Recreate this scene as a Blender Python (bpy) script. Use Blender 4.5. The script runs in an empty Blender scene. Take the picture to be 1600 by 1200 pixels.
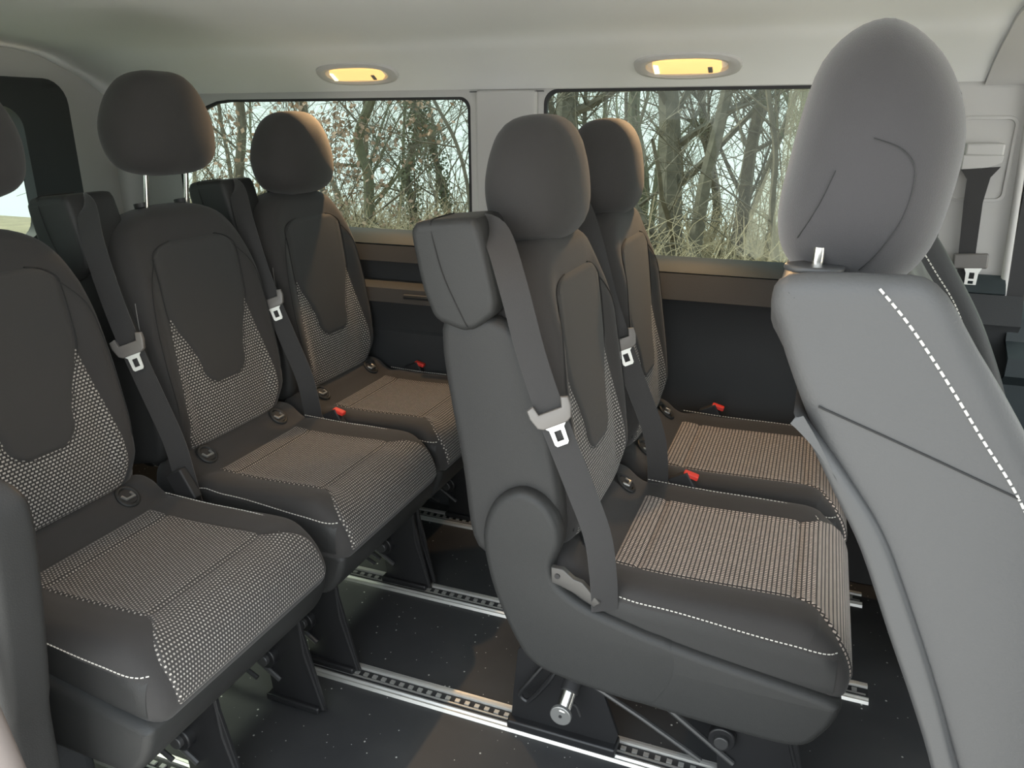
import bpy, bmesh, math, random
from mathutils import Vector, Matrix
from mathutils.geometry import tessellate_polygon
PI = math.pi
C = bpy.context.scene.collection
SC = bpy.context.scene

# ------------------------------------------------------------------ camera
CZ = 1.25
yaw = math.radians(21.4); pit = math.radians(18.83)
R_ = Vector((math.cos(yaw), math.sin(yaw), 0))
F_ = Vector((-math.sin(yaw)*math.cos(pit), math.cos(yaw)*math.cos(pit), -math.sin(pit)))
U_ = R_.cross(F_)
cam = bpy.data.cameras.new('camera'); camo = bpy.data.objects.new('camera', cam); C.objects.link(camo)
m = Matrix((R_, U_, -F_)).transposed().to_4x4(); m.translation = Vector((0, 0, CZ)); camo.matrix_world = m
cam.sensor_width = 36; cam.lens = 36*1202/1600; cam.clip_start = 0.02; cam.clip_end = 300
SC.camera = camo

# ------------------------------------------------------------------ world, sun, exposure
w = bpy.data.worlds.new('overcast_sky'); SC.world = w; w.use_nodes = True
nt = w.node_tree; nt.nodes.clear()
wo = nt.nodes.new('ShaderNodeOutputWorld'); bg = nt.nodes.new('ShaderNodeBackground')
tc = nt.nodes.new('ShaderNodeTexCoord'); sp = nt.nodes.new('ShaderNodeSeparateXYZ'); cr = nt.nodes.new('ShaderNodeValToRGB')
nt.links.new(tc.outputs['Generated'], sp.inputs[0]); nt.links.new(sp.outputs[2], cr.inputs[0])
cr.color_ramp.elements[0].position = 0.0; cr.color_ramp.elements[0].color = (0.93, 0.97, 0.96, 1)
cr.color_ramp.elements[1].position = 0.7; cr.color_ramp.elements[1].color = (0.80, 0.90, 1.0, 1)
nt.links.new(cr.outputs[0], bg.inputs[0]); bg.inputs[1].default_value = 1.6
nt.links.new(bg.outputs[0], wo.inputs[0])
sun = bpy.data.lights.new('sun', 'SUN'); sun.energy = 4.5; sun.angle = math.radians(8); sun.color = (1, .93, .8)
suno = bpy.data.objects.new('sun', sun); C.objects.link(suno)
suno.rotation_euler = Vector((0.9, -0.04, -0.8)).to_track_quat('-Z', 'Y').to_euler()
SC.view_settings.view_transform = 'Standard'; SC.view_settings.look = 'None'
SC.view_settings.gamma = 1; SC.view_settings.use_curve_mapping = False
SC.view_settings.exposure = 1.27
SC.cycles.max_bounces = 8; SC.cycles.diffuse_bounces = 5; SC.cycles.transparent_max_bounces = 16
SC.cycles.sample_clamp_indirect = 4.0

# ------------------------------------------------------------------ materials
def N(nt, t, **kw):
    n = nt.nodes.new(t)
    for k, v in kw.items(): setattr(n, k, v)
    return n
def mat(name, col, rough=.8, metal=0, bump=0, bscale=300, var=0, vscale=6, sheen=0, emis=None, spec=.5):
    m = bpy.data.materials.new(name); m.use_nodes = True; t = m.node_tree; b = t.nodes['Principled BSDF']
    b.inputs['Base Color'].default_value = (*col, 1); b.inputs['Roughness'].default_value = rough
    b.inputs['Metallic'].default_value = metal; b.inputs['Sheen Weight'].default_value = sheen
    b.inputs['Specular IOR Level'].default_value = spec
    tc = N(t, 'ShaderNodeTexCoord')
    if var:
        n = N(t, 'ShaderNodeTexNoise'); n.inputs['Scale'].default_value = vscale; n.inputs['Detail'].default_value = 5
        t.links.new(tc.outputs['Object'], n.inputs['Vector'])
        mx = N(t, 'ShaderNodeMix', data_type='RGBA'); t.links.new(n.outputs[0], mx.inputs[0])
        mx.inputs[6].default_value = (*[c*(1-var) for c in col], 1); mx.inputs[7].default_value = (*[c*(1+var) for c in col], 1)
        t.links.new(mx.outputs[2], b.inputs['Base Color'])
    if bump:
        n = N(t, 'ShaderNodeTexNoise'); n.inputs['Scale'].default_value = bscale; n.inputs['Detail'].default_value = 2
        t.links.new(tc.outputs['Object'], n.inputs['Vector'])
        bp = N(t, 'ShaderNodeBump'); bp.inputs['Strength'].default_value = bump; bp.inputs['Distance'].default_value = .001
        t.links.new(n.outputs[0], bp.inputs['Height']); t.links.new(bp.outputs[0], b.inputs['Normal'])
    if emis:
        b.inputs['Emission Color'].default_value = (*emis[0], 1); b.inputs['Emission Strength'].default_value = emis[1]
    return m
def weave(name, light, mid, dark, bw, bh, mortar, offset=.5):
    m = bpy.data.materials.new(name); m.use_nodes = True; t = m.node_tree; b = t.nodes['Principled BSDF']
    uv = N(t, 'ShaderNodeUVMap'); uv.uv_map = 'UVMap'
    br = N(t, 'ShaderNodeTexBrick'); br.offset = offset; t.links.new(uv.outputs[0], br.inputs['Vector'])
    br.inputs['Scale'].default_value = 1; br.inputs['Brick Width'].default_value = bw; br.inputs['Row Height'].default_value = bh
    br.inputs['Mortar Size'].default_value = mortar; br.inputs['Mortar Smooth'].default_value = .25
    br.inputs['Color1'].default_value = (*light, 1); br.inputs['Color2'].default_value = (*mid, 1); br.inputs['Mortar'].default_value = (*dark, 1)
    t.links.new(br.outputs[0], b.inputs['Base Color'])
    b.inputs['Roughness'].default_value = .85; b.inputs['Sheen Weight'].default_value = .15
    bp = N(t, 'ShaderNodeBump', invert=True); bp.inputs['Strength'].default_value = .4; bp.inputs['Distance'].default_value = .001
    t.links.new(br.outputs[1], bp.inputs['Height']); t.links.new(bp.outputs[0], b.inputs['Normal'])
    return m
def glass_mat(name, tint, gloss=.06, milky=0, milkcol=(.8, .75, .68)):
    m = bpy.data.materials.new(name); m.use_nodes = True; t = m.node_tree; t.nodes.clear()
    o = N(t, 'ShaderNodeOutputMaterial'); tr = N(t, 'ShaderNodeBsdfTransparent'); tr.inputs[0].default_value = (*tint, 1)
    g = N(t, 'ShaderNodeBsdfGlossy'); g.inputs['Roughness'].default_value = .03
    mx = N(t, 'ShaderNodeMixShader'); mx.inputs[0].default_value = gloss
    t.links.new(tr.outputs[0], mx.inputs[1]); t.links.new(g.outputs[0], mx.inputs[2]); last = mx
    if milky:
        d = N(t, 'ShaderNodeBsdfTranslucent'); d.inputs[0].default_value = (*milkcol, 1)
        m2 = N(t, 'ShaderNodeMixShader'); m2.inputs[0].default_value = milky
        t.links.new(mx.outputs[0], m2.inputs[1]); t.links.new(d.outputs[0], m2.inputs[2]); last = m2
    t.links.new(last.outputs[0], o.inputs[0]); return m

M = {}
M['fabric'] = mat('charcoal_seat_fabric', (.030, .028, .027), .9, bump=.35, bscale=900, var=.06, sheen=.10)
M['panel'] = mat('smooth_dark_centre_fabric', (.036, .035, .034), .9, bump=.3, bscale=1200, var=.05, sheen=.08)
M['side'] = mat('grey_leatherette', (.030, .030, .0295), .55, bump=.35, bscale=500, var=.05)
M['plastic'] = mat('grained_dark_plastic', (.026, .027, .027), .5, bump=.4, bscale=700, var=.08, vscale=9)
M['box'] = mat('grained_dark_housing', (.028, .0285, .028), .5, bump=.3, bscale=700, var=.06)
M['belt'] = mat('black_webbing', (.030, .029, .029), .6, bump=.4, bscale=900, sheen=.2)
M['weave_r2'] = weave('striped_weave', (.60, .52, .46), (.46, .39, .34), (.030, .027, .025), .0060, .0082, .0016, 0)
M['weave_r3'] = weave('dotted_weave', (.44, .41, .37), (.32, .29, .26), (.034, .031, .029), .0066, .0066, .0021, .5)
M['weave_b'] = weave('dotted_back_weave', (.46, .43, .40), (.34, .32, .29), (.026, .025, .024), .0088, .0070, .0020, .5)
M['stitch'] = mat('pale_thread', (.62, .60, .55), .8)
M['seam'] = mat('dark_seam_thread', (.018, .018, .018), .9)  # near-black lines along the seams
M['red'] = mat('red_button', (.75, .05, .035), .45)
M['chrome'] = mat('bright_steel', (.85, .84, .80), .22, 1)
M['tongue'] = mat('pale_steel', (.88, .88, .84), .35, .35)
M['slider'] = mat('satin_grey_plastic', (.16, .15, .14), .38, .1)
M['black'] = mat('black_painted_metal', (.018, .018, .019), .38, .2, var=.2)
M['greymetal'] = mat('dark_grey_metal', (.075, .075, .075), .4, .5)
M['lever'] = mat('satin_dark_metal', (.075, .072, .068), .35, .3)
M['knob'] = mat('satin_silver_knob', (.30, .30, .29), .35, .6)
M['alu'] = mat('aluminium', (.72, .71, .67), .38, .75, var=.08, vscale=30)
M['liner'] = mat('light_grey_headliner', (.82, .82, .81), .95, bump=.2, bscale=600, var=.02)
M['pillar'] = mat('light_grey_pillar_plastic', (.52, .51, .495), .7, bump=.15, bscale=500)
M['wallp'] = mat('dark_door_panel', (.030, .032, .034), .7, bump=.3, bscale=400, var=.05)
M['sill'] = mat('slate_sill_plastic', (.024, .034, .038), .6, bump=.2, bscale=500)
M['rubber'] = mat('black_rubber', (.02, .02, .021), .6)
M['seal'] = mat('taupe_seal', (.20, .17, .155), .8)
M['lens'] = mat('lit_amber_lens', (.9, .6, .25), .4, emis=((1.0, .60, .22), .42))
M['bulb'] = mat('bulb_glow', (1, .8, .5), .4, emis=((1.0, .78, .36), 1.2))
M['glass'] = glass_mat('tinted_glass', (.50, .55, .525), .012)
M['glass_clear'] = glass_mat('clear_glass', (.60, .64, .58), .012)
M['reflection'] = glass_mat('pale_reflection', (.98, .97, .95), .0, .22, (.85, .76, .66))  # bright reflection in the glass, put into a milky translucent colour
M['frontleather'] = mat('grey_front_leatherette', (.068, .068, .068), .5, bump=.4, bscale=350, var=.05)
M['frontcloth'] = mat('grey_front_headrest_cloth', (.040, .038, .040), .9, bump=.4, bscale=1000, sheen=.3)
M['frontshell'] = mat('smooth_grey_shell', (.052, .053, .054), .42, bump=.2, bscale=400)

for k, v in (('side', .3), ('box', .3), ('plastic', .3), ('frontleather', .35), ('belt', .3)):
    M[k].node_tree.nodes['Principled BSDF'].inputs['Specular IOR Level'].default_value = v
# floor with crumbs
def floor_mat():
    m = mat('black_vinyl', (.020, .021, .022), .5, bump=.2, bscale=500); t = m.node_tree; b = t.nodes['Principled BSDF']
    tc = N(t, 'ShaderNodeTexCoord'); v = N(t, 'ShaderNodeTexVoronoi'); v.inputs['Scale'].default_value = 95
    t.links.new(tc.outputs['Object'], v.inputs['Vector'])
    sep = N(t, 'ShaderNodeSeparateColor'); t.links.new(v.outputs['Color'], sep.inputs[0])
    thr = N(t, 'ShaderNodeMath', operation='MULTIPLY'); thr.inputs[1].default_value = .24
    pw = N(t, 'ShaderNodeMath', operation='POWER'); pw.inputs[1].default_value = 9
    t.links.new(sep.outputs[0], pw.inputs[0]); t.links.new(pw.outputs[0], thr.inputs[0])
    lt = N(t, 'ShaderNodeMath', operation='LESS_THAN'); t.links.new(v.outputs['Distance'], lt.inputs[0]); t.links.new(thr.outputs[0], lt.inputs[1])
    n = N(t, 'ShaderNodeTexNoise'); n.inputs['Scale'].default_value = 3; n.inputs['Detail'].default_value = 6; t.links.new(tc.outputs['Object'], n.inputs['Vector'])
    r = N(t, 'ShaderNodeValToRGB'); r.color_ramp.elements[0].position = .35; r.color_ramp.elements[0].color = (.027, .028, .030, 1)
    r.color_ramp.elements[1].position = .75; r.color_ramp.elements[1].color = (.052, .052, .051, 1); t.links.new(n.outputs[0], r.inputs[0])
    mx = N(t, 'ShaderNodeMix', data_type='RGBA'); t.links.new(lt.outputs[0], mx.inputs[0]); t.links.new(r.outputs[0], mx.inputs[6]); mx.inputs[7].default_value = (.5, .5, .46, 1)
    t.links.new(mx.outputs[2], b.inputs['Base Color']); return m
M['floor'] = floor_mat()

# ------------------------------------------------------------------ mesh helpers
def link(name, me, m=None, parent=None, smooth=True):
    o = bpy.data.objects.new(name, me); C.objects.link(o)
    if m is not None: me.materials.append(m)
    if parent is not None: o.parent = parent
    if smooth:
        me.polygons.foreach_set('use_smooth', [True]*len(me.polygons))
        try: me.set_sharp_from_angle(angle=math.radians(38))
        except Exception: pass
    return o
def mesh(name, vs, fs, m=None, parent=None, smooth=True, uvs=None):
    me = bpy.data.meshes.new(name); me.from_pydata([tuple(v) for v in vs], [], fs)
    if uvs:
        ul = me.uv_layers.new(name='UVMap')
        for l in me.loops: ul.data[l.index].uv = uvs[l.vertex_index]
    bm = bmesh.new(); bm.from_mesh(me); bmesh.ops.recalc_face_normals(bm, faces=bm.faces); bm.to_mesh(me); bm.free()
    me.update(); return link(name, me, m, parent, smooth)
class MB:
    def __init__(s): s.v = []; s.f = []
    def add(s, vs, fs):
        k = len(s.v); s.v += [Vector(v) for v in vs]; s.f += [tuple(i+k for i in f) for f in fs]; return s
    def box(s, c, d, rot=None):
        c = Vector(c); vs = []
        for i in (-1, 1):
            for j in (-1, 1):
                for k in (-1, 1):
                    v = Vector((i*d[0]/2, j*d[1]/2, k*d[2]/2))
                    if rot: v = rot @ v
                    vs.append(c+v)
        return s.add(vs, [(0, 1, 3, 2), (4, 6, 7, 5), (0, 4, 5, 1), (2, 3, 7, 6), (0, 2, 6, 4), (1, 5, 7, 3)])
    def tube(s, pts, r, n=8, cap=True, r1=None):
        pts = [Vector(p) for p in pts]; L = len(pts); vs = []
        up = None
        for i, p in enumerate(pts):
            d = (pts[min(i+1, L-1)]-pts[max(i-1, 0)]).normalized()
            if up is None:
                up = Vector((0, 0, 1)) if abs(d.z) < .9 else Vector((1, 0, 0))
            a = (up - d*up.dot(d)).normalized(); b = d.cross(a); up = a
            rr = r if r1 is None else r+(r1-r)*i/(L-1)
            for k in range(n):
                t = 2*PI*k/n; vs.append(p+a*math.cos(t)*rr+b*math.sin(t)*rr)
        fs = [(i*n+k, i*n+(k+1) % n, (i+1)*n+(k+1) % n, (i+1)*n+k) for i in range(L-1) for k in range(n)]
        if cap: fs += [tuple(range(n))[::-1], tuple(range((L-1)*n, L*n))]
        return s.add(vs, fs)
    def cyl(s, a, b, r, n=20): return s.tube([a, b], r, n)
    def build(s, name, m, parent=None, smooth=True, bevel=0):
        o = mesh(name, s.v, s.f, m, parent, smooth)
        if bevel:
            bv = o.modifiers.new('bevel', 'BEVEL'); bv.width = bevel; bv.segments = 3; bv.limit_method = 'ANGLE'; bv.angle_limit = math.radians(35)
        return o
def cr(pts, n=8, closed=False):
    """Catmull-Rom resample of 2D/3D points"""
    P = [Vector(p) for p in pts]; L = len(P); out = []
    segs = L if closed else L-1
    for i in range(segs):
        if closed: a, b, c, d = P[(i-1) % L], P[i], P[(i+1) % L], P[(i+2) % L]
        else: a, b, c, d = P[max(i-1, 0)], P[i], P[i+1], P[min(i+2, L-1)]
        for k in range(n):
            t = k/n
            out.append(.5*((2*b)+(-a+c)*t+(2*a-5*b+4*c-d)*t*t+(-a+3*b-3*c+d)*t**3))
    if not closed: out.append(P[-1].copy())
    return out
def resample(pts, n):
    L = [0]
    for a, b in zip(pts, pts[1:]): L.append(L[-1]+(b-a).length)
    out = []; j = 0
    for i in range(n):
        t = L[-1]*i/(n-1)
        while j < len(L)-2 and L[j+1] < t: j += 1
        u = (t-L[j])/max(1e-9, L[j+1]-L[j]); out.append(pts[j].lerp(pts[j+1], min(1, max(0, u))))
    return out, L[-1]
def pillow(prof, y0, y1, r, zadd=None, ny=None, xf=None):
    """closed profile (x,z) extruded along y with rounded rims. returns (verts, faces)"""
    n = len(prof); area = sum(prof[i][0]*prof[(i+1) % n][1]-prof[(i+1) % n][0]*prof[i][1] for i in range(n))
    sg = 1 if area > 0 else -1; nor = []
    for i in range(n):
        d = Vector(prof[(i+1) % n])-Vector(prof[i-1]); d.normalize(); nor.append(Vector((d.y*sg, -d.x*sg)))
    ys = []
    for k in range(6): a = PI/2*k/5; ys.append((y0+r*(1-math.sin(a)) if False else y0+r*(1-math.cos(a)), r*(1-math.sin(a))))
    ys2 = [(y1-(y-y0), d) for y, d in ys][::-1]
    mid = ny or 6
    for k in range(1, mid): ys.append((y0+r+(y1-y0-2*r)*k/mid, 0))
    ys += ys2; vs = []
    for y, d in ys:
        for i in range(n):
            p = Vector(prof[i])-nor[i]*d; z = p.y
            if zadd: z += zadd(p.x, y, p.y)
            vs.append(Vector((p.x, y, z)))
    L = len(ys)
    fs = [(i*n+k, i*n+(k+1) % n, (i+1)*n+(k+1) % n, (i+1)*n+k) for i in range(L-1) for k in range(n)]
    for base in (0, (L-1)*n):
        lp = [Vector((vs[base+i].x, vs[base+i].z, 0)) for i in range(n)]
        fs += [tuple(base+i for i in t) for t in tessellate_polygon([lp])]
    if xf: vs = [xf(v) for v in vs]
    return vs, fs
def egg(prof, half, ex, axis, centre, tilt=0, n=14, curve=0):
    """closed 2D outline inflated to a cushion of half depth; outline plane (y,z) for axis 'x', (x,z) for axis 'y'"""
    c = Vector((sum(p[0] for p in prof)/len(prof), sum(p[1] for p in prof)/len(prof))); vs = []; L = len(prof)
    for i in range(n+1):
        a = -PI/2+PI*i/n; s = math.sin(a); k = max(0.0, 1-abs(s)**ex)**(1/ex) if 0 < i < n else 0
        for p in prof:
            q = c+(Vector(p)-c)*k
            dd = half*s
            if axis == 'x': v = Vector((dd-curve*(q.x**2), q.x, q.y))
            else: v = Vector((q.x, dd, q.y))
            vs.append(v)
    fs = [(i*L+k, i*L+(k+1) % L, (i+1)*L+(k+1) % L, (i+1)*L+k) for i in range(n) for k in range(L)]
    ro = Matrix.Rotation(tilt, 3, 'Y'); vs = [ro @ v + Vector(centre) for v in vs]
    me_v, me_f = vs, fs
    return me_v, me_f
def weld(o, d=1e-4):
    bm = bmesh.new(); bm.from_mesh(o.data); bmesh.ops.remove_doubles(bm, verts=bm.verts, dist=d); bmesh.ops.recalc_face_normals(bm, faces=bm.faces); bm.to_mesh(o.data); bm.free()
    o.data.polygons.foreach_set('use_smooth', [True]*len(o.data.polygons)); return o
def plate(name, loops, depth, mtx, m, parent=None, bevel=0):
    """2D outline with holes, extruded by depth, placed by matrix"""
    cu = bpy.data.curves.new(name, 'CURVE'); cu.dimensions = '2D'; cu.fill_mode = 'BOTH'; cu.extrude = depth/2; cu.bevel_depth = bevel; cu.bevel_resolution = 2
    for lp in loops:
        s = cu.splines.new('POLY'); s.points.add(len(lp)-1); s.use_cyclic_u = True
        for p, q in zip(s.points, lp): p.co = (q[0], q[1], 0, 1)
    tmp = bpy.data.objects.new('tmp', cu); C.objects.link(tmp)
    me = bpy.data.meshes.new_from_object(tmp.evaluated_get(bpy.context.evaluated_depsgraph_get()))
    bpy.data.objects.remove(tmp); bpy.data.curves.remove(cu); me.transform(mtx); me.materials.clear()
    bm = bmesh.new(); bm.from_mesh(me); bmesh.ops.remove_doubles(bm, verts=bm.verts, dist=1e-5); bmesh.ops.recalc_face_normals(bm, faces=bm.faces); bm.to_mesh(me); bm.free()
    me.name = name
    return link(name, me, m, parent)
def rrect(x0, y0, x1, y1, r, n=6, rs=None):
    rs = rs or [r]*4; out = []
    for (cx, cy, a, q) in ((x1-rs[0], y1-rs[0], 0, rs[0]), (x0+rs[1], y1-rs[1], 90, rs[1]), (x0+rs[2], y0+rs[2], 180, rs[2]), (x1-rs[3], y0+rs[3], 270, rs[3])):
        for k in range(n+1):
            t = math.radians(a+90*k/n); out.append((cx+q*math.cos(t), cy+q*math.sin(t)))
    return out
XZ = lambda y, s=1: Matrix(((1, 0, 0, 0), (0, 0, 1, y), (0, 1, 0, 0), (0, 0, 0, 1)))     # 2D (x,z) -> plane at y
YZ = lambda x: Matrix(((0, 0, 1, x), (1, 0, 0, 0), (0, 1, 0, 0), (0, 0, 0, 1)))
def tag(o, label=None, cat=None, group=None, kind=None):
    if label: o['label'] = label
    if cat: o['category'] = cat
    if group: o['group'] = group
    if kind: o['kind'] = kind
    return o
def empty(name, loc=(0, 0, 0)):
    o = bpy.data.objects.new(name, None); o.empty_display_size = .05; C.objects.link(o); o.location = loc; return o
def stitches(name, pts, parent, nrm, step=.0075, ln=.0048, r=.0011, m=None):
    pts = [Vector(p) for p in pts]; tot = sum((b-a).length for a, b in zip(pts, pts[1:])); q, _ = resample(pts, max(4, int(tot/step)+1)); mb = MB()
    for a, b in zip(q, q[1:]):
        d = (b-a).normalized(); mb.tube([a-d*0, a+d*ln], r, 5)
    return mb.build(name, m or M['stitch'], parent)
def smooth01(t): t = min(1, max(0, t)); return t*t*(3-2*t)

# ------------------------------------------------------------------ rear seats
def make_seat(X0, Yc, L, label, wv, head_z, near_shield, feet, fold, group, tongue_far=False):
    root = empty('passenger_seat', (X0, Yc, 0)); tag(root, label, 'seat', group)
    W = .228; WN = .242 if near_shield else W
    # --- cushion body -------------------------------------------------
    f0 = L-.02
    ctrl = [(-.125, .40), (-.125, .47), (-.095, .505), (-.055, .503), (-.02, .478), (.02, .462), (.10, .457), (.20, .459), (fold-.02, .462), (fold+.03, .460),
            (f0-.035, .452), (f0-.012, .438), (f0+.006, .415), (f0+.018, .380), (f0+.014, .352), (f0-.004, .335), (f0-.03, .33), (fold-.02, .32), (.10, .32), (-.08, .33)]
    body = cr([(a, b, 0) for a, b in ctrl], 5, True); prof = [(p.x, p.y) for p in body]
    def bol(x, y, z):
        if z < .40: return 0
        k = smooth01((abs(y)-.12)/.07)*smooth01((z-.40)/.05)
        k *= smooth01((x+.02)/.06)*smooth01((f0+.02-x)/.10)
        return .016*k
    vs, fs = pillow(prof, -WN, W, .032, bol, 26)
    mesh('seat_cushion', vs, fs, M['fabric'], root)
    # --- woven insert (patch following the profile) --------------------
    top = [q for q in cr([(a, b, 0) for a, b in ctrl[4:15]], 10)]
    top = [q for q in top if q.x > .0 and (q.y > .358)]
    top, TL = resample(top, 90)
    nx = 36; vv = []; uv = []; s = 0; seams = []
    for i, q in enumerate(top):
        if i: s += (q-top[i-1]).length
        d = (top[min(i+1, 89)]-top[max(i-1, 0)]).normalized(); nn = Vector((-d.y, d.x))
        if q.x < f0 - .03 or q.y > .43: flare = smooth01((q.x-fold-.005)/(.085))
        else: flare = 1
        h = .150+.058*flare
        endk = min(1, min(s, TL-s)/.012)
        for j in range(nx+1):
            y = -h+2*h*j/nx; e = min(1, (h-abs(y))/.010)
            off = -.003+.0075*math.sin(PI/2*e)*math.sin(PI/2*endk)
            for sx in (.055, fold):
                if q.y > .43: off -= .0055*math.exp(-((q.x-sx)/.0045)**2)
            rim = max(0, abs(y)-(W-.032)); drop = .032-math.sqrt(max(0, .032**2-rim**2))
            p = Vector((q.x, q.y))+nn*(off-drop)
            vv.append(Vector((p.x, y, p.y+bol(q.x, y, q.y)))); uv.append((y, s))
    ff = [(i*(nx+1)+j, i*(nx+1)+j+1, (i+1)*(nx+1)+j+1, (i+1)*(nx+1)+j) for i in range(89) for j in range(nx)]
    mesh('cushion_insert', vv, ff, wv, root, uvs=uv)
    # stitching: both sides
    z_s = .432
    PV = [Vector(p) for p in prof]; PV2 = [a.lerp(b, k/4) for a, b in zip(PV, PV[1:]+PV[:1]) for k in range(4)]
    def sidept(x, z, e):
        d = min((Vector((x, z))-p).length for p in PV2); rr = .032
        y = -WN+(rr-math.sqrt(max(0, rr*rr-max(0, rr-d)**2)))-e
        return Vector((x, y, z+bol(x, y, z)))
    zt = lambda x: .447-.010*smooth01((x+.03)/.12)-.010*smooth01((x-.1)/.25)
    xs = [-.04+(f0-.006+.04)*i/40 for i in range(41)]; sv = []
    for x in xs:
        for j in range(9):
            z1 = zt(x); z0 = .36; sv.append(sidept(x, z0+(z1-z0)*j/8, .0012 if 0 < j < 8 else -.0005))
    mesh('cushion_side', sv, [(i*9+j, i*9+j+1, (i+1)*9+j+1, (i+1)*9+j) for i in range(40) for j in range(8)], M['side'], root)
    stitches('seam_stitching', [sidept(x, zt(x)+.002, .0008) for x in xs], root, None)
    stitches('seam_stitching', cr([(.0, W-.028, .480), (.12, W-.028, .4765), (fold-.08, W-.028, .4775), (fold-.02, W-.031, .4765), (fold+.02, W-.045, .4725), (fold+.035, W-.065, .468)], 8), root, None, r=.0009)
    # --- lower pan ----------------------------------------------------
    pan = cr([(-.10, .40, 0), (-.03, .425, 0), (.014, .420, 0), (.10, .403, 0), (.196, .386, 0), (f0-.06, .366, 0), (f0-.0, .355, 0), (f0+.008, .335, 0), (f0-.012, .285, 0), (f0-.05, .248, 0), (.26, .244, 0), (.10, .250, 0), (-.054, .262, 0), (-.11, .30, 0)], 5, True)
    vs, fs = pillow([(p.x, p.y) for p in pan], -.2575 if near_shield else -W+.002, W-.004, .016, None, 6)
    mesh('seat_pan', vs, fs, M['box'], root)
    # --- backrest ------------------------------------------------------
    H = .595; A = math.radians(8); hx, hz = -.055, .485
    def BT(x, y, t):
        return Vector((hx+x*math.cos(A)-t*math.sin(A), y, hz+t*math.cos(A)+x*math.sin(A)))
    def wid(t):
        u = t/H
        b = .200+.022*math.sin(min(1, u/.8)*PI)
        if t > H-.13: k = (t-(H-.13))/.13; b *= (max(0, 1-(k**2.4)))**(.42)*.86+.14*(1-k)
        return max(b, .02)
    def dep(t):
        k = 1.0
        if t > H-.05: k = math.sqrt(max(0, 1-((t-H+.05)/.05)**2))
        if t < .04: k = math.sqrt(max(0.05, 1-((.04-t)/.04)**2))
        return k
    def front(y, t):
        wd = wid(t); u = min(.999, abs(y)/wd); d = (.070)*(1-u**5)**(1/3.2)*dep(t)
        lo = smooth01((t-.02)/.08)*smooth01((H-.03-t)/.18)
        b = .030*smooth01((u-.55)/.30)*smooth01((1.02-u)/.16)*lo
        lum = .010*math.exp(-((t-.16)/.12)**2)
        return -.070+d+b*dep(t)+lum*(1-u*u)
    def back(y, t):
        wd = wid(t); u = min(.999, abs(y)/wd); return -.070-(.082+.03*(1-t/H))*(1-u**6)**(1/4)*dep(t)
    nt_ = 40; na = 64; vv = []
    for i in range(nt_+1):
        t = H*(1-(1-i/nt_)**1.25); t = min(t, H-.0006)
        for k in range(na):
            a = 2*PI*k/na; c_, s_ = math.cos(a), math.sin(a)
            y = wid(t)*math.copysign(abs(c_)**.55, c_)*.9995
            x = front(y, t) if s_ >= 0 else back(y, t)
            vv.append(BT(x, y, t))
    ff = [(i*na+k, i*na+(k+1) % na, (i+1)*na+(k+1) % na, (i+1)*na+k) for i in range(nt_) for k in range(na)]
    ff += [tuple(range(na)), tuple(range(nt_*na, (nt_+1)*na))]
    mesh('backrest', vv, ff, M['fabric'], root)
    # woven U on the backrest
    def patch(name, t0, t1, wfun, off, mt, rows=60, cols=30, edge=.010):
        vv = []; uv = []
        for i in range(rows+1):
            t = t0+(t1-t0)*i/rows; h = max(.002, wfun(t))
            for j in range(cols+1):
                y = -h+2*h*j/cols
                e = min(1, (h-abs(y))/edge, (t-t0)/edge, (t1-t)/edge); e = max(0, e)
                vv.append(BT(front(y, t)-.003+(off+.003)*math.sin(PI/2*e), y, t)); uv.append((y, t))
        ff = [(i*(cols+1)+j, i*(cols+1)+j+1, (i+1)*(cols+1)+j+1, (i+1)*(cols+1)+j) for i in range(rows) for j in range(cols)]
        return mesh(name, vv, ff, mt, root, uvs=uv)
    def w_u(t):
        if t < .13: return .168-.025*smooth01((.06-t)/.06)
        return .168-.040*(t-.13)/.24
    patch('backrest_insert', .022, .375, w_u, .0025, M['weave_b'])
    def w_c(t):
        b = .080+.055*smooth01((t-.20)/.16)
        if t < .20: b *= math.sqrt(max(0, 1-((.20-t)/.045)**2))**.9
        if t > .47: b *= math.sqrt(max(0, 1-((t-.47)/.042)**2))**.6
        return b
    patch('backrest_centre_panel', .156, .511, w_c, .0065, M['panel'], 90, 24, .014)
    ct = [.1565+.36*(1-math.cos(PI*i/50))/2*.98 for i in range(51)]
    cp = [BT(front(w_c(t), t)+.0016, -w_c(t), t) for t in ct[::-1]]+[BT(front(w_c(t), t)+.0016, w_c(t), t) for t in ct]
    MB().tube(cp, .0013, 6).build('centre_panel_seam', M['seam'], root)
    # seams from bolster shoulder
    for sgn in (-1, 1):
        pts = [BT(front(sgn*y, t)+.0012, sgn*y, t) for y, t in [(wid(.06)-.03, .05), (.186, .14), (.188, .24), (.183, .34), (.168, .42), (.13, .475)]]
        MB().tube(cr(pts, 6), .0011, 5).build('backrest_seam', M['seam'], root)
        pts = [BT(front(sgn*(wid(t)-.012), t)+.0008, sgn*(wid(t)-.012), t) for t in [.03+.36*i/14 for i in range(15)]]
        MB().tube(cr(pts, 3), .0009, 5).build('backrest_piping', M['slider'], root)
    # back shell
    sh = MB(); cols = 12; rows = 16; v1 = []
    for i in range(rows+1):
        t = -.0+.52*i/rows
        for j in range(cols+1):
            y = (-1+2*j/cols)*(wid(max(.02, min(t, .45)))-.004)
            x = back(0, max(.0, t))-.010-(.012*(1-abs(2*j/cols-1)**4)) - .0*i
            v1.append(BT(x, y, t))
    n1 = len(v1); v2 = [p+Vector((.012, 0, 0)) for p in v1]
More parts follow.
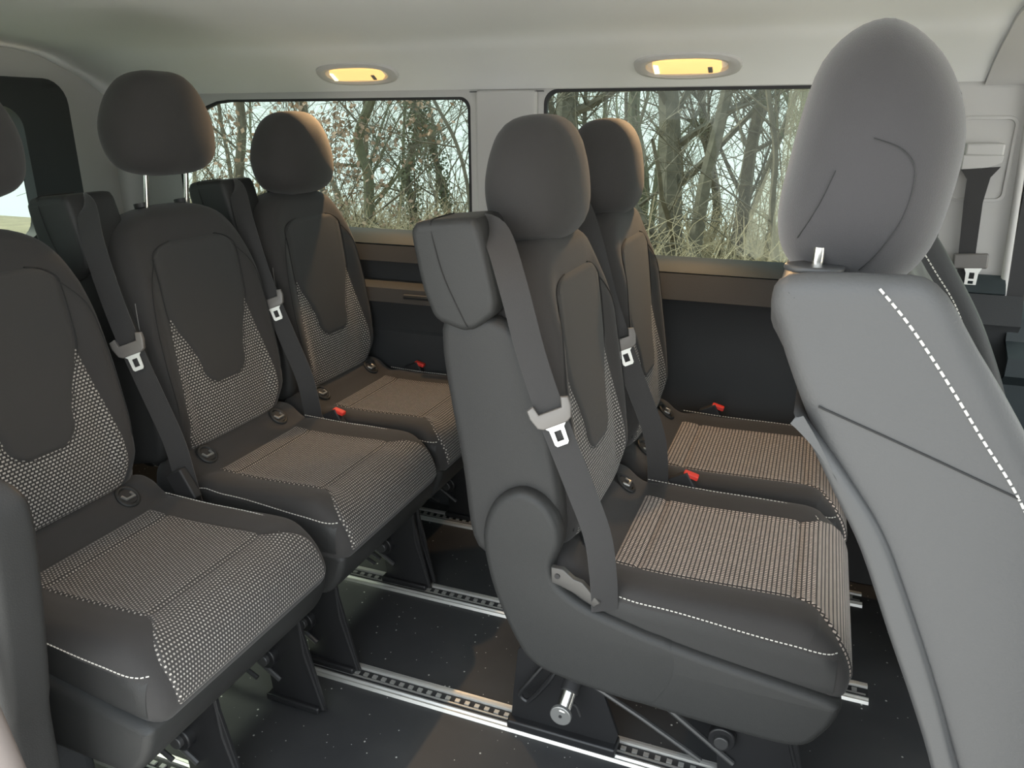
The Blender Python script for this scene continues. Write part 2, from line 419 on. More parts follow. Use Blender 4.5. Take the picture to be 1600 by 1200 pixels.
    f1 = [(i*(cols+1)+j, i*(cols+1)+j+1, (i+1)*(cols+1)+j+1, (i+1)*(cols+1)+j) for i in range(rows) for j in range(cols)]
    f2 = [tuple(n1+a for a in f[::-1]) for f in f1]; rim = [i for i in range(cols+1)]+[(i+1)*(cols+1)-1 for i in range(1, rows+1)]+[rows*(cols+1)+j for j in range(cols-1, -1, -1)]+[i*(cols+1) for i in range(rows-1, 0, -1)]
    f3 = [(rim[i], rim[(i+1) % len(rim)], n1+rim[(i+1) % len(rim)], n1+rim[i]) for i in range(len(rim))]
    mesh('back_shell', v1+v2, f1+f2+f3, M['side'], root)
    # side face (leatherette) on camera side and belt housing at the shoulder
    sp_ = cr([(-.180, .03, 0), (-.186, .20, 0), (-.185, .45, 0), (-.12, .475, 0), (-.05, .45, 0), (-.02, .38, 0), (-.004, .28, 0), (-.0, .12, 0), (-.02, .03, 0), (-.08, .015, 0)], 5, True)
    vs, fs = pillow([(p.x, p.y) for p in sp_], -.232, -.175, .02, None, 3, lambda v: BT(v.x, v.y, v.z))
    mesh('side_bolster', vs, fs, M['side'], root)
    bx = [(-.205, .625), (-.200, .53), (-.185, .472), (-.135, .450), (-.112, .452), (-.072, .475), (-.064, .50), (-.076, .622), (-.085, .638), (-.19, .642)]
    bxs = []
    for i in range(len(bx)):                                  # light corner rounding
        a, b, c = Vector(bx[i-1]), Vector(bx[i]), Vector(bx[(i+1) % len(bx)])
        for t in (.15, .4, .6, .85):
            p = a.lerp(b, .5) if False else None
            q0 = b.lerp(a, .30); q2 = b.lerp(c, .30); p = q0*(1-t)**2+b*2*t*(1-t)+q2*t*t; bxs.append((p.x, p.y))
    vs, fs = pillow(bxs, -.245, -.115, .014, None, 3, lambda v: BT(v.x, v.y, v.z))
    hb = mesh('belt_housing', vs, fs, M['box'], root)
    sm = [BT(-.122, -.2455, .457), BT(-.150, -.2458, .54), BT(-.160, -.2456, .60), BT(-.162, -.243, .628), BT(-.162, -.236, .6405), BT(-.162, -.15, .6425)]
    MB().tube(cr(sm, 5), .0012, 5).build('housing_seam', M['seam'], hb)
    # --- headrest --------------------------------------------------------
    hp = cr([(0, .108, 0), (.058, .102, 0), (.100, .068, 0), (.130, .010, 0), (.131, -.045, 0), (.110, -.085, 0), (.060, -.103, 0), (0, -.106, 0),
             (-.060, -.103, 0), (-.110, -.085, 0), (-.131, -.045, 0), (-.130, .010, 0), (-.100, .068, 0), (-.058, .102, 0)], 5, True)
    hc = BT(-.045 if X0 > -.8 else -.008, 0, (head_z-hz)/math.cos(A))
    vs, fs = egg([(p.x*1.05, p.y*1.06) for p in hp], .080, 2.6, 'x', hc, -.10, 18, .9)
    hd = weld(mesh('headrest', vs, fs, M['fabric'], root))
    for y in (-.062, .062):
        a = BT(-.065, y, .54); b = Vector((hc.x-.0, y, hc.z-.07))
        MB().tube([a, a.lerp(b, .6), b], .0055, 10).build('headrest_post', M['chrome'], hd)
        g = BT(-.065, y, H-.004)
        MB().cyl(g, g+Vector((-.002, 0, .010)), .017, 18).build('post_collar', M['rubber'], root)
    # --- child seat anchors ------------------------------------------------
    for y in (-.135, .135):
        an = MB(); c0 = Vector((-.037, y, .4925)); ring = []
        for k in range(21):
            a = 2*PI*k/20; ring.append(c0+Vector((.020*math.cos(a)*.9, .021*math.sin(a), -.020*math.cos(a)*.75+.002)))
        an.tube(ring, .0042, 8, False); bz = an.build('child_seat_anchor', M['plastic'], root)
        MB().add([c0+Vector((.014*sx, .017*sy, -.0105*sx+.003)) for sx, sy in ((-1, -1), (1, -1), (1, 1), (-1, 1))], [(0, 1, 2, 3)]).build('anchor_recess', M['rubber'], bz)
        MB().tube([c0+Vector((-.004, -.012, .006)), c0+Vector((.008, -.010, .0015)), c0+Vector((.008, .010, .0015)), c0+Vector((-.004, .012, .006))], .0035, 8).build('anchor_bar', M['knob'], bz)
    # --- belt buckle ----------------------------------------------------------
    blk = Yc < 1
    bk = MB().box((.075 if not blk else .02, W+.006, .462 if not blk else .485), (.05, .022, .060 if not blk else .075), Matrix.Rotation(-.5, 3, 'Y')).build('belt_buckle', M['rubber'], root, bevel=.004)
    if not blk: MB().box((.090, W+.006, .4905), (.034, .018, .012), Matrix.Rotation(.25, 3, 'Y')).build('release_button', M['red'], bk, bevel=.003)
    # --- belt -------------------------------------------------------------------
    bp = cr([(-.235, -.19, 1.082), (-.196, -.216, 1.072), (-.157, -.246, 1.000), (-.119, -.256, .884), (-.081, -.262, .789), (-.038, -.266, .692), (.004, -.268, .592), (.018, -.266, .510), (.020, -.252, .432 if near_shield else .40)], 6)
    n0 = Vector((.42, -.90, .1)).normalized(); vv = []; hw = .0235; th = .0013
    for i, p in enumerate(bp):
        d = (bp[min(i+1, len(bp)-1)]-bp[max(i-1, 0)]).normalized(); wd = d.cross(n0).normalized(); nn = wd.cross(d)
        if nn.dot(n0) < 0: nn = -nn
        for u in (-1, -.5, 0, .5, 1):
            vv.append(p+wd*u*hw+nn*th)
        for u in (1, .5, 0, -.5, -1):
            vv.append(p+wd*u*hw-nn*th)
    ff = [(i*10+k, i*10+(k+1) % 10, (i+1)*10+(k+1) % 10, (i+1)*10+k) for i in range(len(bp)-1) for k in range(10)]
    be = mesh('seat_belt', vv, ff, M['belt'], root)
    i0 = 6*4; p = bp[i0]; d = (bp[i0+1]-bp[i0-1]).normalized(); wd = d.cross(n0).normalized(); nn = wd.cross(d)
    if nn.dot(n0) < 0: nn = -nn
    if wd.x < 0: wd = -wd
    fr = Matrix((wd, -d, nn)).transposed().to_4x4(); fr.translation = p+nn*.006
    sl = plate('tongue_grip', [[(-.033, .010), (-.033, .022), (-.026, .024), (-.022, .008), (.022, .008), (.026, .024), (.033, .022), (.033, .010), (.027, -.008), (.020, -.012), (-.020, -.012), (-.027, -.008)]], .006, fr, M['slider'], be, .003)
    fr2 = fr.copy(); fr2.translation = p+nn*.007
    plate('tongue_plate', [[(-.020, -.008), (.020, -.008), (.018, -.015), (.013, -.020), (.012, -.046), (.009, -.050), (-.009, -.050), (-.012, -.046), (-.013, -.020), (-.018, -.015)],
                           [(-.006, -.024), (.006, -.024), (.006, -.042), (-.006, -.042)]], .0022, fr2, M['tongue'], sl)
    if not near_shield: MB().box((.022, -.240, .405), (.045, .02, .05), Matrix.Rotation(.15, 3, 'Y')).build('belt_anchor', M['plastic'], root, bevel=.006)
    # --- side shield ---------------------------------------------------------------
    if near_shield:
        o = [(-.214, .528), (-.205, .580), (-.180, .618), (-.140, .638), (-.100, .626), (-.072, .590), (-.064, .545), (-.076, .500), (-.066, .465), (-.03, .440), (.014, .424), (.09, .405), (.15, .39), (.16, .34), (.14, .28), (.10, .2505), (-.054, .2625), (-.115, .282), (-.150, .325), (-.185, .400), (-.205, .465)]
        unused = [(-.214, .528), (-.205, .580), (-.180, .618), (-.140, .638), (-.100, .626), (-.072, .590), (-.064, .545), (-.076, .500), (-.066, .470), (-.03, .445), (.014, .428), (.10, .408), (.196, .390), (.30, .373), (f0-.02, .360), (f0-.008, .335),
             (f0-.03, .275), (f0-.07, .252), (.26, .252), (.10, .255), (-.054, .262), (-.115, .282), (-.150, .325), (-.185, .400), (-.205, .465)]
        q = cr([(a, b, 0) for a, b in o], 4, True)
        vs, fs = pillow([(p.x, p.y) for p in q], -.2581, -.215, .016, None, 3)
        mesh('side_shield', vs, fs, M['box'], root)
        sh_l = [(-.074, .505), (-.055, .505), (-.035, .49), (-.02, .487), (.012, .455), (.004, .447), (-.03, .465), (-.06, .475), (-.073, .478)]
        plate('recline_lever', [sh_l], .008, XZ(-.262), M['lever'], root, .002)
        MB().cyl((-.064, -.27, .492), (-.064, -.258, .492), .005, 10).build('lever_pin', M['black'], root)
    # --- feet ------------------------------------------------------------------------
    for fy in feet:
        ft = plate('leg_frame', [[(-.205, .012), (.02, .012), (.03, .05), (-.01, .16), (-.02, .25), (-.14, .27), (-.19, .2), (-.20, .09)]], .008, XZ(fy), M['black'], root, .001)
        plate('front_leg_frame', [[(.235, .012), (f0-.01, .012), (f0-.015, .03), (f0-.055, .21), (f0-.06, .27), (.20, .27), (.19, .2), (.225, .12)]], .006, XZ(fy), M['black'], root, .001)
        MB().tube([(f0-.015, fy-.006, .015), (f0-.055, fy-.004, .15), (f0-.062, fy-.004, .245)], .004, 6).build('leg_rib', M['black'], root)
        MB().box((-.09, fy, .016), (.24, .046, .022)).build('rail_shoe', M['black'], root, bevel=.005)
        MB().box((.29, fy, .012), (.14, .030, .016)).build('rail_shoe', M['black'], root, bevel=.004)
        MB().tube([(-.02, fy-.012, .165), (.08, fy-.012, .118), (.20, fy-.012, .055)], .0055, 8).build('brace_bar', M['greymetal'], root)
        MB().tube([(.065, fy-.008, .200), (.15, fy-.008, .14), (.26, fy-.008, .065)], .006, 8).build('brace_bar', M['greymetal'], root)
        pv = MB().cyl((.235, fy-.022, .125), (.235, fy, .125), .026, 24).build('pivot_boss', M['black'], root, bevel=.003)
        MB().cyl((.235, fy-.032, .125), (.235, fy-.020, .125), .014, 20).build('pivot_bolt', M['greymetal'], pv, bevel=.002)
    if near_shield:
        fy = feet[0]
        kb = MB().cyl((-.072, fy-.078, .128), (-.072, fy-.068, .128), .022, 32).build('release_knob', M['knob'], root, bevel=.002)
        MB().cyl((-.071, fy-.070, .130), (-.066, fy-.038, .158), .0155, 12).build('knob_collar', M['chrome'], kb, bevel=.001)
        MB().cyl((-.066, fy-.040, .158), (-.062, fy-.002, .186), .0185, 18).build('knob_stem', M['rubber'], kb, bevel=.002)
        MB().cyl((-.072, fy-.0795, .128), (-.072, fy-.077, .128), .0034, 10).build('knob_dimple', M['rubber'], kb)
        MB().tube(cr([(-.085, fy-.006, .075), (-.075, fy-.006, .098), (-.060, fy-.006, .098), (-.050, fy-.006, .075)], 6), .003, 6).build('locking_clip', M['greymetal'], root)
        MB().tube(cr([(-.11, fy-.02, .22), (-.155, fy-.03, .15), (-.175, fy-.03, .115), (-.165, fy-.03, .100), (-.15, fy-.03, .108), (-.11, fy-.03, .17), (-.09, fy-.02, .215)], 6), .0055, 8).build('release_loop', M['black'], root)
    return root

R2, R3 = -.29, -1.262
GR = 'rear passenger seats'
make_seat(R3, .938, .402, 'cloth seat nearest the door pillar in the rear row, cut by left picture edge', M['weave_r3'], 1.225, True, (-.053, .202), .292, GR)
make_seat(R3, 1.445, .402, 'middle cloth seat of the rear row with its headrest raised high on two posts', M['weave_r3'], 1.245, False, (-.165, .205), .292, GR)
make_seat(R3, 1.92, .402, 'cloth seat at the far window end of the rear row, warm lit headrest', M['weave_r3'], 1.165, False, (-.24, .14), .292, GR)
make_seat(R2, 1.39, .43, 'cloth seat in the middle row with grey side shield and metal release knob', M['weave_r2'], 1.155, True, (-.125, .20), .33, GR)
make_seat(R2, 1.865, .43, 'cloth middle row seat next to the dark door panel under the far window', M['weave_r2'], 1.150, False, (-.21, .19), .33, GR)

# ------------------------------------------------------------------ front seats
def front_seat(Y0, Y1, label, dx=0, lm='frontleather'):
    root = empty('front_seat', (.3+dx, (Y0+Y1)/2, 0)); tag(root, label, 'front seat')
    oy = (Y0+Y1)/2; ox = .3+dx
    def T(v): return Vector((v[0]+dx-ox, v[1]-oy, v[2]))
    back = [(-.034, 1.085), (-.024, 1.055), (-.007, 1.011), (.020, .954), (.051, .903), (.085, .845), (.125, .755), (.162, .67), (.195, .595), (.24, .45), (.28, .36), (.40, .33), (.45, .42), (.42, .50), (.385, .58), (.345, .69), (.31, .78), (.262, .88), (.210, .965), (.150, 1.055), (.108, 1.112), (.06, 1.118), (-.02, 1.112)]
    q = cr([(a, b, 0) for a, b in back], 4, True); pr = [(p.x, p.y) for p in q]
    vs, fs = pillow(pr, Y0, Y1, .022, lambda x, y, z: -.030*smooth01((z-1.0)/.08)*smooth01((y-Y0-.01)/.06)*smooth01((Y1-.01-y)/.06), 16); mesh('backrest', [T(v) for v in vs], fs, M[lm], root)
    shl = [(.000, .975), (.020, .945), (.051, .893), (.085, .835), (.125, .745), (.162, .66), (.191, .585), (.235, .45), (.27, .34), (.325, .34), (.275, .45), (.214, .60), (.180, .69), (.137, .79), (.100, .862), (.060, .915), (.025, .955)]
    q = cr([(a-.006*min(1, (.975-b)/.2), b, 0) for a, b in shl], 4, True)
    vs, fs = pillow([(p.x, p.y) for p in q], Y0-.008, Y1+.008, .009, None, 3); mesh('back_shell', [T(v) for v in vs], fs, M['frontshell'], root)
    for yy in ((Y0-.0005), (Y1+.0005)):
        stitches('seam_stitching', [T(p) for p in cr([(.060, yy, 1.105), (.088, yy, 1.075), (.121, yy, 1.033), (.163, yy, .975), (.212, yy, .905), (.26, yy, .80), (.31, yy, .66)], 8)], root, None, .0085, .0058, .0013)
        MB().tube([T(p) for p in cr([(.022, yy, .985), (.10, yy, .957), (.205, yy, .918)], 6)], .0012, 6).build('side_seam', M['seam'], root)
    # rear corner piping
    hp = [(.040, 1.325), (-.010, 1.292), (-.032, 1.20), (-.035, 1.15), (-.020, 1.118), (.014, 1.100), (.069, 1.097), (.106, 1.129), (.121, 1.185), (.121, 1.244), (.091, 1.298)]
    q = cr([(.045+(a-.045)*1.10, 1.205+(b-1.205)*1.22, 0) for a, b in hp], 6, True)
    vs, fs = egg([(p.x, p.y) for p in q], .135, 2.6, 'y', (0, oy-.03, 0), 0, 22)
    hd = weld(mesh('headrest', [T(v) for v in vs], fs, M['frontcloth'], root))
    # seam on headrest face (projected on the cushion)
    c = Vector((sum(p.x for p in q)/len(q), sum(p.y for p in q)/len(q)))
    def onhead(x, z):
        v = Vector((x, z))-c; a = math.atan2(v.y, v.x)
        best = min(q, key=lambda p: abs(math.remainder(math.atan2(p.y-c.y, p.x-c.x)-a, 2*PI))); k = v.length/(Vector((best.x, best.y))-c).length
        k = min(.985, k); s = (1-k**2.6)**(1/2.6); return Vector((x, oy-.03-.135*s-.0006, z))
    for pts in ([(.040, 1.235), (.066, 1.225), (.080, 1.205), (.077, 1.165), (.060, 1.128), (.045, 1.106)], [(.010, 1.205), (-.002, 1.170), (-.018, 1.135)]):
        MB().tube([T(onhead(a, b)) for a, b, _ in cr([(a, b, 0) for a, b in pts], 8)], .0006, 5).build('headrest_seam', M['plastic'], hd)
    for yy in (oy-.145, oy+.145):
        MB().tube([T((.004, yy, 1.07)), T((.005, yy, 1.128))], .006, 10).build('headrest_post', M['chrome'], hd)
        ring = [T((.002+.030*math.cos(a), yy+.024*math.sin(a), 1.103)) for a in [2*PI*k/24 for k in range(24)]]
        mb = MB(); mb.add(ring+[p+Vector((0, 0, .007)) for p in ring], [tuple(range(24))[::-1], tuple(range(24, 48))]+[(k, (k+1) % 24, 24+(k+1) % 24, 24+k) for k in range(24)])
        mb.build('post_collar', M['frontshell'], root, bevel=.003)
    # cushion and base
    cu = cr([(.36, .48, 0), (.5, .475, 0), (.72, .50, 0), (.83, .49, 0), (.86, .42, 0), (.82, .34, 0), (.6, .31, 0), (.38, .32, 0)], 5, True)
    vs, fs = pillow([(p.x, p.y) for p in cu], Y0, Y1, .03, None, 4); mesh('seat_cushion', [T(v) for v in vs], fs, M['frontcloth'], root)
    MB().box(T((.58, oy, .165)), (.44, Y1-Y0-.06, .33)).build('seat_base', M['plastic'], root, bevel=.02)
    return root
front_seat(.77, 1.23, 'large grey leatherette front seat with thick white stitching and big rounded headrest', 0)
front_seat(1.68, 2.12, 'dark front seat behind the big grey one, only its slanted edge showing', .06, 'plastic')

# ------------------------------------------------------------------ rails
def rail(y, x0, x1, label):
    root = empty('floor_rail', ((x0+x1)/2, y, 0)); tag(root, label, 'seat rail', 'aluminium seat rails in the floor'); ox = (x0+x1)/2
    for s in (-1, 1):
        pr = [(s*.017, 0), (s*.019, .008), (s*.024, .0095), (s*.028, .006), (s*.033, .007), (s*.036, 0)]
        v = [Vector((x0-ox, a, b)) for a, b in pr]+[Vector((x1-ox, a, b)) for a, b in pr]; n = len(pr)
        mesh('rail_flange', v, [(i, (i+1) % n, n+(i+1) % n, n+i) for i in range(n)]+[tuple(range(n)), tuple(range(n, 2*n))], M['alu'], root, False)
    MB().box((0, 0, .0015), (x1-x0, .034, .003)).build('rail_channel', M['rubber'], root)
    mb = MB(); k = x0+.01
    while k < x1-.01:
        mb.box((k-ox, .004, .0045), (.011, .010, .004)); k += .024
    mb.box((0, -.006, .0035), (x1-x0-.01, .004, .003))
    mb.build('rail_teeth', M['alu'], root)
rail(.885, -2.3, .235, 'aluminium floor rail closest to the door, crossing the bottom left corner')
rail(1.275, -2.3, .235, 'long aluminium floor rail under the metal release knob, second from the door')
rail(1.645, -2.3, .235, 'aluminium floor rail third from the door, its cut end showing beside the front seat')
rail(2.04, -2.3, .235, 'aluminium floor rail at the far wall side, a short bit glinting behind the seat back')

# ------------------------------------------------------------------ shell: floor, ceiling, walls
def struct(o): o['kind'] = 'structure'; return o
struct(MB().box((-.3, 1.42, -.03), (4.5, 1.72, .06)).build('floor', M['floor'], None, False))
def extrude_x(name, pr, x0, x1, m, parent=None, thick=.012):
    pr = [Vector((0, a, b)) for a, b in pr]; n = len(pr); vs = []
    for x in (x0, x1):
        for i, p in enumerate(pr):
            d = (pr[min(i+1, n-1)]-pr[max(i-1, 0)]).normalized(); nn = Vector((0, d.z, -d.y))
            vs.append(Vector((x, p.y, p.z)))
    for x in (x0, x1):
        for i, p in enumerate(pr):
            d = (pr[min(i+1, n-1)]-pr[max(i-1, 0)]).normalized(); nn = Vector((0, d.z, -d.y))
            q = p+nn*thick; vs.append(Vector((x, q.y, q.z)))
    f = []
    for i in range(n-1): f += [(i, i+1, n+i+1, n+i), (2*n+i, 3*n+i, 3*n+i+1, 2*n+i+1)]
    f += [tuple([i for i in range(n)]+[2*n+i for i in range(n-1, -1, -1)]), tuple([n+i for i in range(n)]+[3*n+i for i in range(n-1, -1, -1)]),
          (0, n, 3*n, 2*n), (n-1, 3*n-1, 4*n-1, 2*n-1)]
    return mesh(name, vs, f, m, parent)
YW = 2.28
cl = cr([(2.272, 1.342, 0), (2.21, 1.385, 0), (2.10, 1.435, 0), (1.95, 1.475, 0), (1.45, 1.505, 0), (.95, 1.485, 0), (.72, 1.455, 0), (.56, 1.40, 0)], 6)
ce = extrude_x('ceiling', [(p.x, p.y) for p in cl], -2.6, .335, M['liner'], None, .02); struct(ce)
ce2 = extrude_x('ceiling_front', [(p.x, p.y-.008) for p in cl], .337, 1.5, M['pillar'], None, .02); struct(ce2); ce2.name = 'trim_1'
# far wall upper trim with window holes
w1 = rrect(-2.2, .895, -1.03, 1.322, .06, 8, [.035, .25, .06, .05])
w2 = rrect(-.793, .862, .295, 1.340, .04, 8)
sloped = []
up = plate('wall_left', [[(-2.6, .80), (.462, .80), (.462, 1.36), (-2.6, 1.36)], w1, w2], .016, XZ(YW+.008), M['pillar']); struct(up)
for nm, hole, gm in (('window_1', w1, 'glass'), ('window_2', w2, 'glass')):
    root = empty(nm, (0, YW, 0)); struct(root)
    off = -YW
    cx = sum(p[0] for p in hole)/len(hole); cz = sum(p[1] for p in hole)/len(hole)
    inner = [(cx+(p[0]-cx)*.984, cz+(p[1]-cz)*.968) for p in hole]; outer = [(cx+(p[0]-cx)*1.006, cz+(p[1]-cz)*1.012) for p in hole]
    plate('window_gasket', [outer, inner], .012, XZ(.008), M['rubber'], root, .001)
    plate('window_pane', [outer], .004, XZ(.018), M[gm], root)
# window 2: glass reflection painted as pale translucent sheets
root = empty('painted_reflection', (-.105, YW+.012, 1.1)); tag(root, 'painted pale reflection with ragged edge on the far window, left of the big headrest', 'painted reflection')
plate('reflection_sheet', [[(-.005, .235), (.17, .235), (.17, -.22), (-.01, -.222), (-.012, -.1), (-.004, 0), (-.007, .1)]], .001, XZ(.0), M['reflection'], root)
plate('reflection_scrap', [[(-.082, -.215), (-.066, -.205), (-.05, -.222), (-.028, -.205), (-.024, -.05), (-.036, .035), (-.058, -.03), (-.076, -.09)]], .001, XZ(.0), M['reflection'], root)
# lower far wall panels
pr2 = [(2.274, .868), (2.264, .862), (2.245, .852), (2.228, .832), (2.198, .765), (2.215, .745), (2.222, .62), (2.212, .60), (2.205, .36), (2.19, .30), (2.16, .10), (2.14, .0)]
pn = extrude_x('wall_left_lower', pr2[3:], -.86, .50, M['wallp']); struct(pn)
sl = extrude_x('trim_2', pr2[:4], -.86, .46, M['sill']); struct(sl)
pr3 = [(2.274, .901), (2.264, .895), (2.245, .885), (2.225, .862), (2.21, .815), (2.222, .80), (2.225, .745), (2.15, .728), (2.14, .70), (2.17, .66), (2.185, .60), (2.175, .59), (2.19, .35), (2.15, .1), (2.14, 0)]
pn3 = extrude_x('wall_left_rear', pr3[3:], -2.6, -.865, M['wallp']); struct(pn3)
sl3 = extrude_x('trim_3', pr3[:4], -2.6, -.865, M['sill']); struct(sl3)
hd_ = MB().tube(cr([(-.95, 2.13, .712), (-1.02, 2.12, .722), (-1.2, 2.12, .722)], 4), .008, 8).build('trim_4', M['plastic']); struct(hd_)
# pillar seam below headliner and column contour between windows
struct(MB().box((-.91, YW-.004, 1.11), (.20, .020, .46)).build('trim_5', M['pillar'], None, True, .012))
struct(MB().box((-.91, YW-.006, 1.335), (.235, .012, .002)).build('trim_6', M['rubber']))
# front pillar: recess, belt guide, belt
struct(plate('trim_7', [rrect(.30, 1.06, .425, 1.262, .02), rrect(.306, 1.066, .419, 1.256, .016)], .006, XZ(YW-.002), M['pillar'], None, .001))
bl = empty('pillar_seat_belt', (.36, YW-.02, 1.15)); tag(bl, 'black seat belt with pale metal tongue hanging on the far light grey pillar', 'seat belt')
gd = MB().box((0, .005, .035), (.085, .03, .030)).build('belt_guide', M['pillar'], bl, bevel=.006)
gd2 = MB().add([Vector(p) for p in [(-.045, -.014, .022), (.043, -.014, .022), (.040, -.014, .004), (-.0, -.014, -.012), (-.045, -.014, -.012), (-.045, .012, .022), (.043, .012, .022), (.040, .012, .004), (-.0, .012, -.012), (-.045, .012, -.012)]],
    [(0, 1, 2, 3, 4), (9, 8, 7, 6, 5), (0, 5, 6, 1), (1, 6, 7, 2), (2, 7, 8, 3), (3, 8, 9, 4), (4, 9, 5, 0)]).build('guide_cover', M['pillar'], bl, bevel=.002)
bm_ = MB()
vv = []; 
path = [(.040, -.004), (.022, -.03), (.016, -.09), (.022, -.22), (.035, -.33), (.045, -.48), (.05, -.75)]
pl = [(-.045, -.012)]+[(-.028, -.035), (-.026, -.09), (-.016, -.22), (-.004, -.33), (.010, -.48), (.02, -.75)]
for (a, b), (c_, d_) in zip(path, pl): vv += [Vector((a, -.014, b)), Vector((c_, -.014, d_)), Vector((c_, -.0115, d_)), Vector((a, -.0115, b))]
ff = [(i*4+k, i*4+(k+1) % 4, (i+1)*4+(k+1) % 4, (i+1)*4+k) for i in range(6) for k in range(4)]
mesh('belt_webbing', vv, ff, M['belt'], bl)
gr = MB().box((.012, -.020, -.235), (.078, .016, .038), Matrix.Rotation(-.06, 3, 'Y')).build('tongue_grip', M['slider'], bl, bevel=.004)
fr = XZ(-.024); fr.translation = Vector((.020, -.026, -.255))
plate('tongue_plate', [[(-.020, .004), (.020, .004), (.014, -.010), (.013, -.040), (.009, -.045), (-.009, -.045), (-.013, -.040), (-.014, -.010)], [(-.006, -.008), (.006, -.008), (.006, -.024), (-.006, -.024)], [(-.006, -.029), (.006, -.029), (.006, -.037), (-.006, -.037)]], .002, fr, M['tongue'], gr)
# front door: seal strip, frame, panel, glass
struct(MB().tube([(.436, 2.262, 1.36), (.448, 2.262, 1.1), (.462, 2.262, .82)], .009, 10).build('trim_8', M['pillar']))
struct(MB().add([Vector(p) for p in [(.458, 2.27, 1.36), (.497, 2.27, 1.36), (.512, 2.27, .8), (.470, 2.27, .8), (.458, 2.31, 1.36), (.497, 2.31, 1.36), (.512, 2.31, .8), (.470, 2.31, .8)]],
    [(0, 1, 2, 3), (7, 6, 5, 4), (0, 4, 5, 1), (1, 5, 6, 2), (2, 6, 7, 3), (3, 7, 4, 0)]).build('trim_9', M['rubber'], None, False))
struct(plate('window_3', [[(.50, .80), (1.5, .80), (1.35, 1.36), (.49, 1.36)]], .004, XZ(2.30), M['glass_clear']))
prd = [(2.31, .80), (2.26, .797), (2.22, .775), (2.20, .72), (2.14, .69), (2.14, .66), (2.19, .62), (2.19, .3), (2.16, 0)]
struct(extrude_x('door_1', prd, .475, 1.5, M['sill']))
lk = MB().cyl((.505, 2.265, .79), (.505, 2.265, .815), .007, 12); lk.cyl((.505, 2.265, .80), (.505, 2.265, .804), .016, 16)
tag(lk.build('door_lock_knob', M['rubber'], None, True, .002), 'small black lock knob on top of the far front door panel', 'lock knob')
# rear: tailgate with window
tg = plate('door_2', [rrect(.62, .0, 2.045, 1.385, .08), rrect(.86, .88, 1.865, 1.298, .07)], .05, YZ(-2.45), M['wallp']); struct(tg)
struct(plate('window_4', [rrect(.84, .86, 1.885, 1.318, .07)], .004, YZ(-2.47), M['glass']))
struct(MB().box((-2.53, 1.43, .75), (.04, 1.75, 1.5)).build('wall_rear_frame', M['pillar'], None, False))
bpy.data.objects.remove(bpy.data.objects['wall_rear_frame'])
struct(plate('wall_rear', [[(.56, 0), (2.30, 0), (2.30, 1.5), (.56, 1.5)], rrect(.80, .80, 1.95, 1.36, .05)], .02, YZ(-2.52), M['pillar']))
# near side: lower panel, pillars, header
near = extrude_x('wall_right', [(.56, .80), (.60, .78), (.62, .6), (.62, .3), (.62, 0)], -2.5, -1.02, M['wallp'], None, -.012); struct(near)
struct(MB().box((-1.8, .70, .10), (1.3, .18, .20)).build('trim_10', M['wallp'], None, True, .03))
struct(MB().box((-2.35, .575, 1.1), (.35, .03, .66)).build('trim_11', M['pillar'], None, True, .01))
struct(MB().box((-1.15, .575, 1.1), (.16, .03, .66)).build('trim_12', M['pillar'], None, True, .01))
struct(plate('window_5', [[(-2.2, .78), (-1.2, .78), (-1.2, 1.42), (-2.2, 1.42)]], .004, XZ(.57), M['glass']))
# door opening trim at the left picture edge
q = cr([(-1.15, .812, 0), (-.99, .808, 0), (-.935, .792, 0), (-.920, .754, 0), (-.931, .653, 0), (-.962, .479, 0), (-.978, .405, 0), (-.99, .20, 0), (-1.01, .0, 0), (-1.16, .0, 0), (-1.18, .4, 0)], 5, True)
vs, fs = pillow([(p.x, p.y) for p in q], .545, .62, .018, None, 3)
dp = mesh('trim_13', vs, fs, M['side']); struct(dp)
MB().tube([(-.955, .5435, .70), (-1.03, .5435, .66)], .0013, 6).build('trim_seam', M['seam'], dp)
MB().tube([(-1.00, .5435, .44), (-1.06, .5435, .41)], .0013, 6).build('trim_seam', M['seam'], dp)
struct(MB().tube([(-1.02, .50, .80), (-.955, .50, .60), (-.915, .50, .42), (-.90, .50, .1)], .022, 12).build('trim_14', M['seal']))
struct(MB().box((.40, .60, 1.05), (.14, .06, .78)).build('trim_15', M['pillar'], None, True, .02))
struct(extrude_x('wall_right_front', [(.56, .80), (.60, .78), (.62, .6), (.62, 0)], .34, 1.5, M['wallp'], None, -.012))

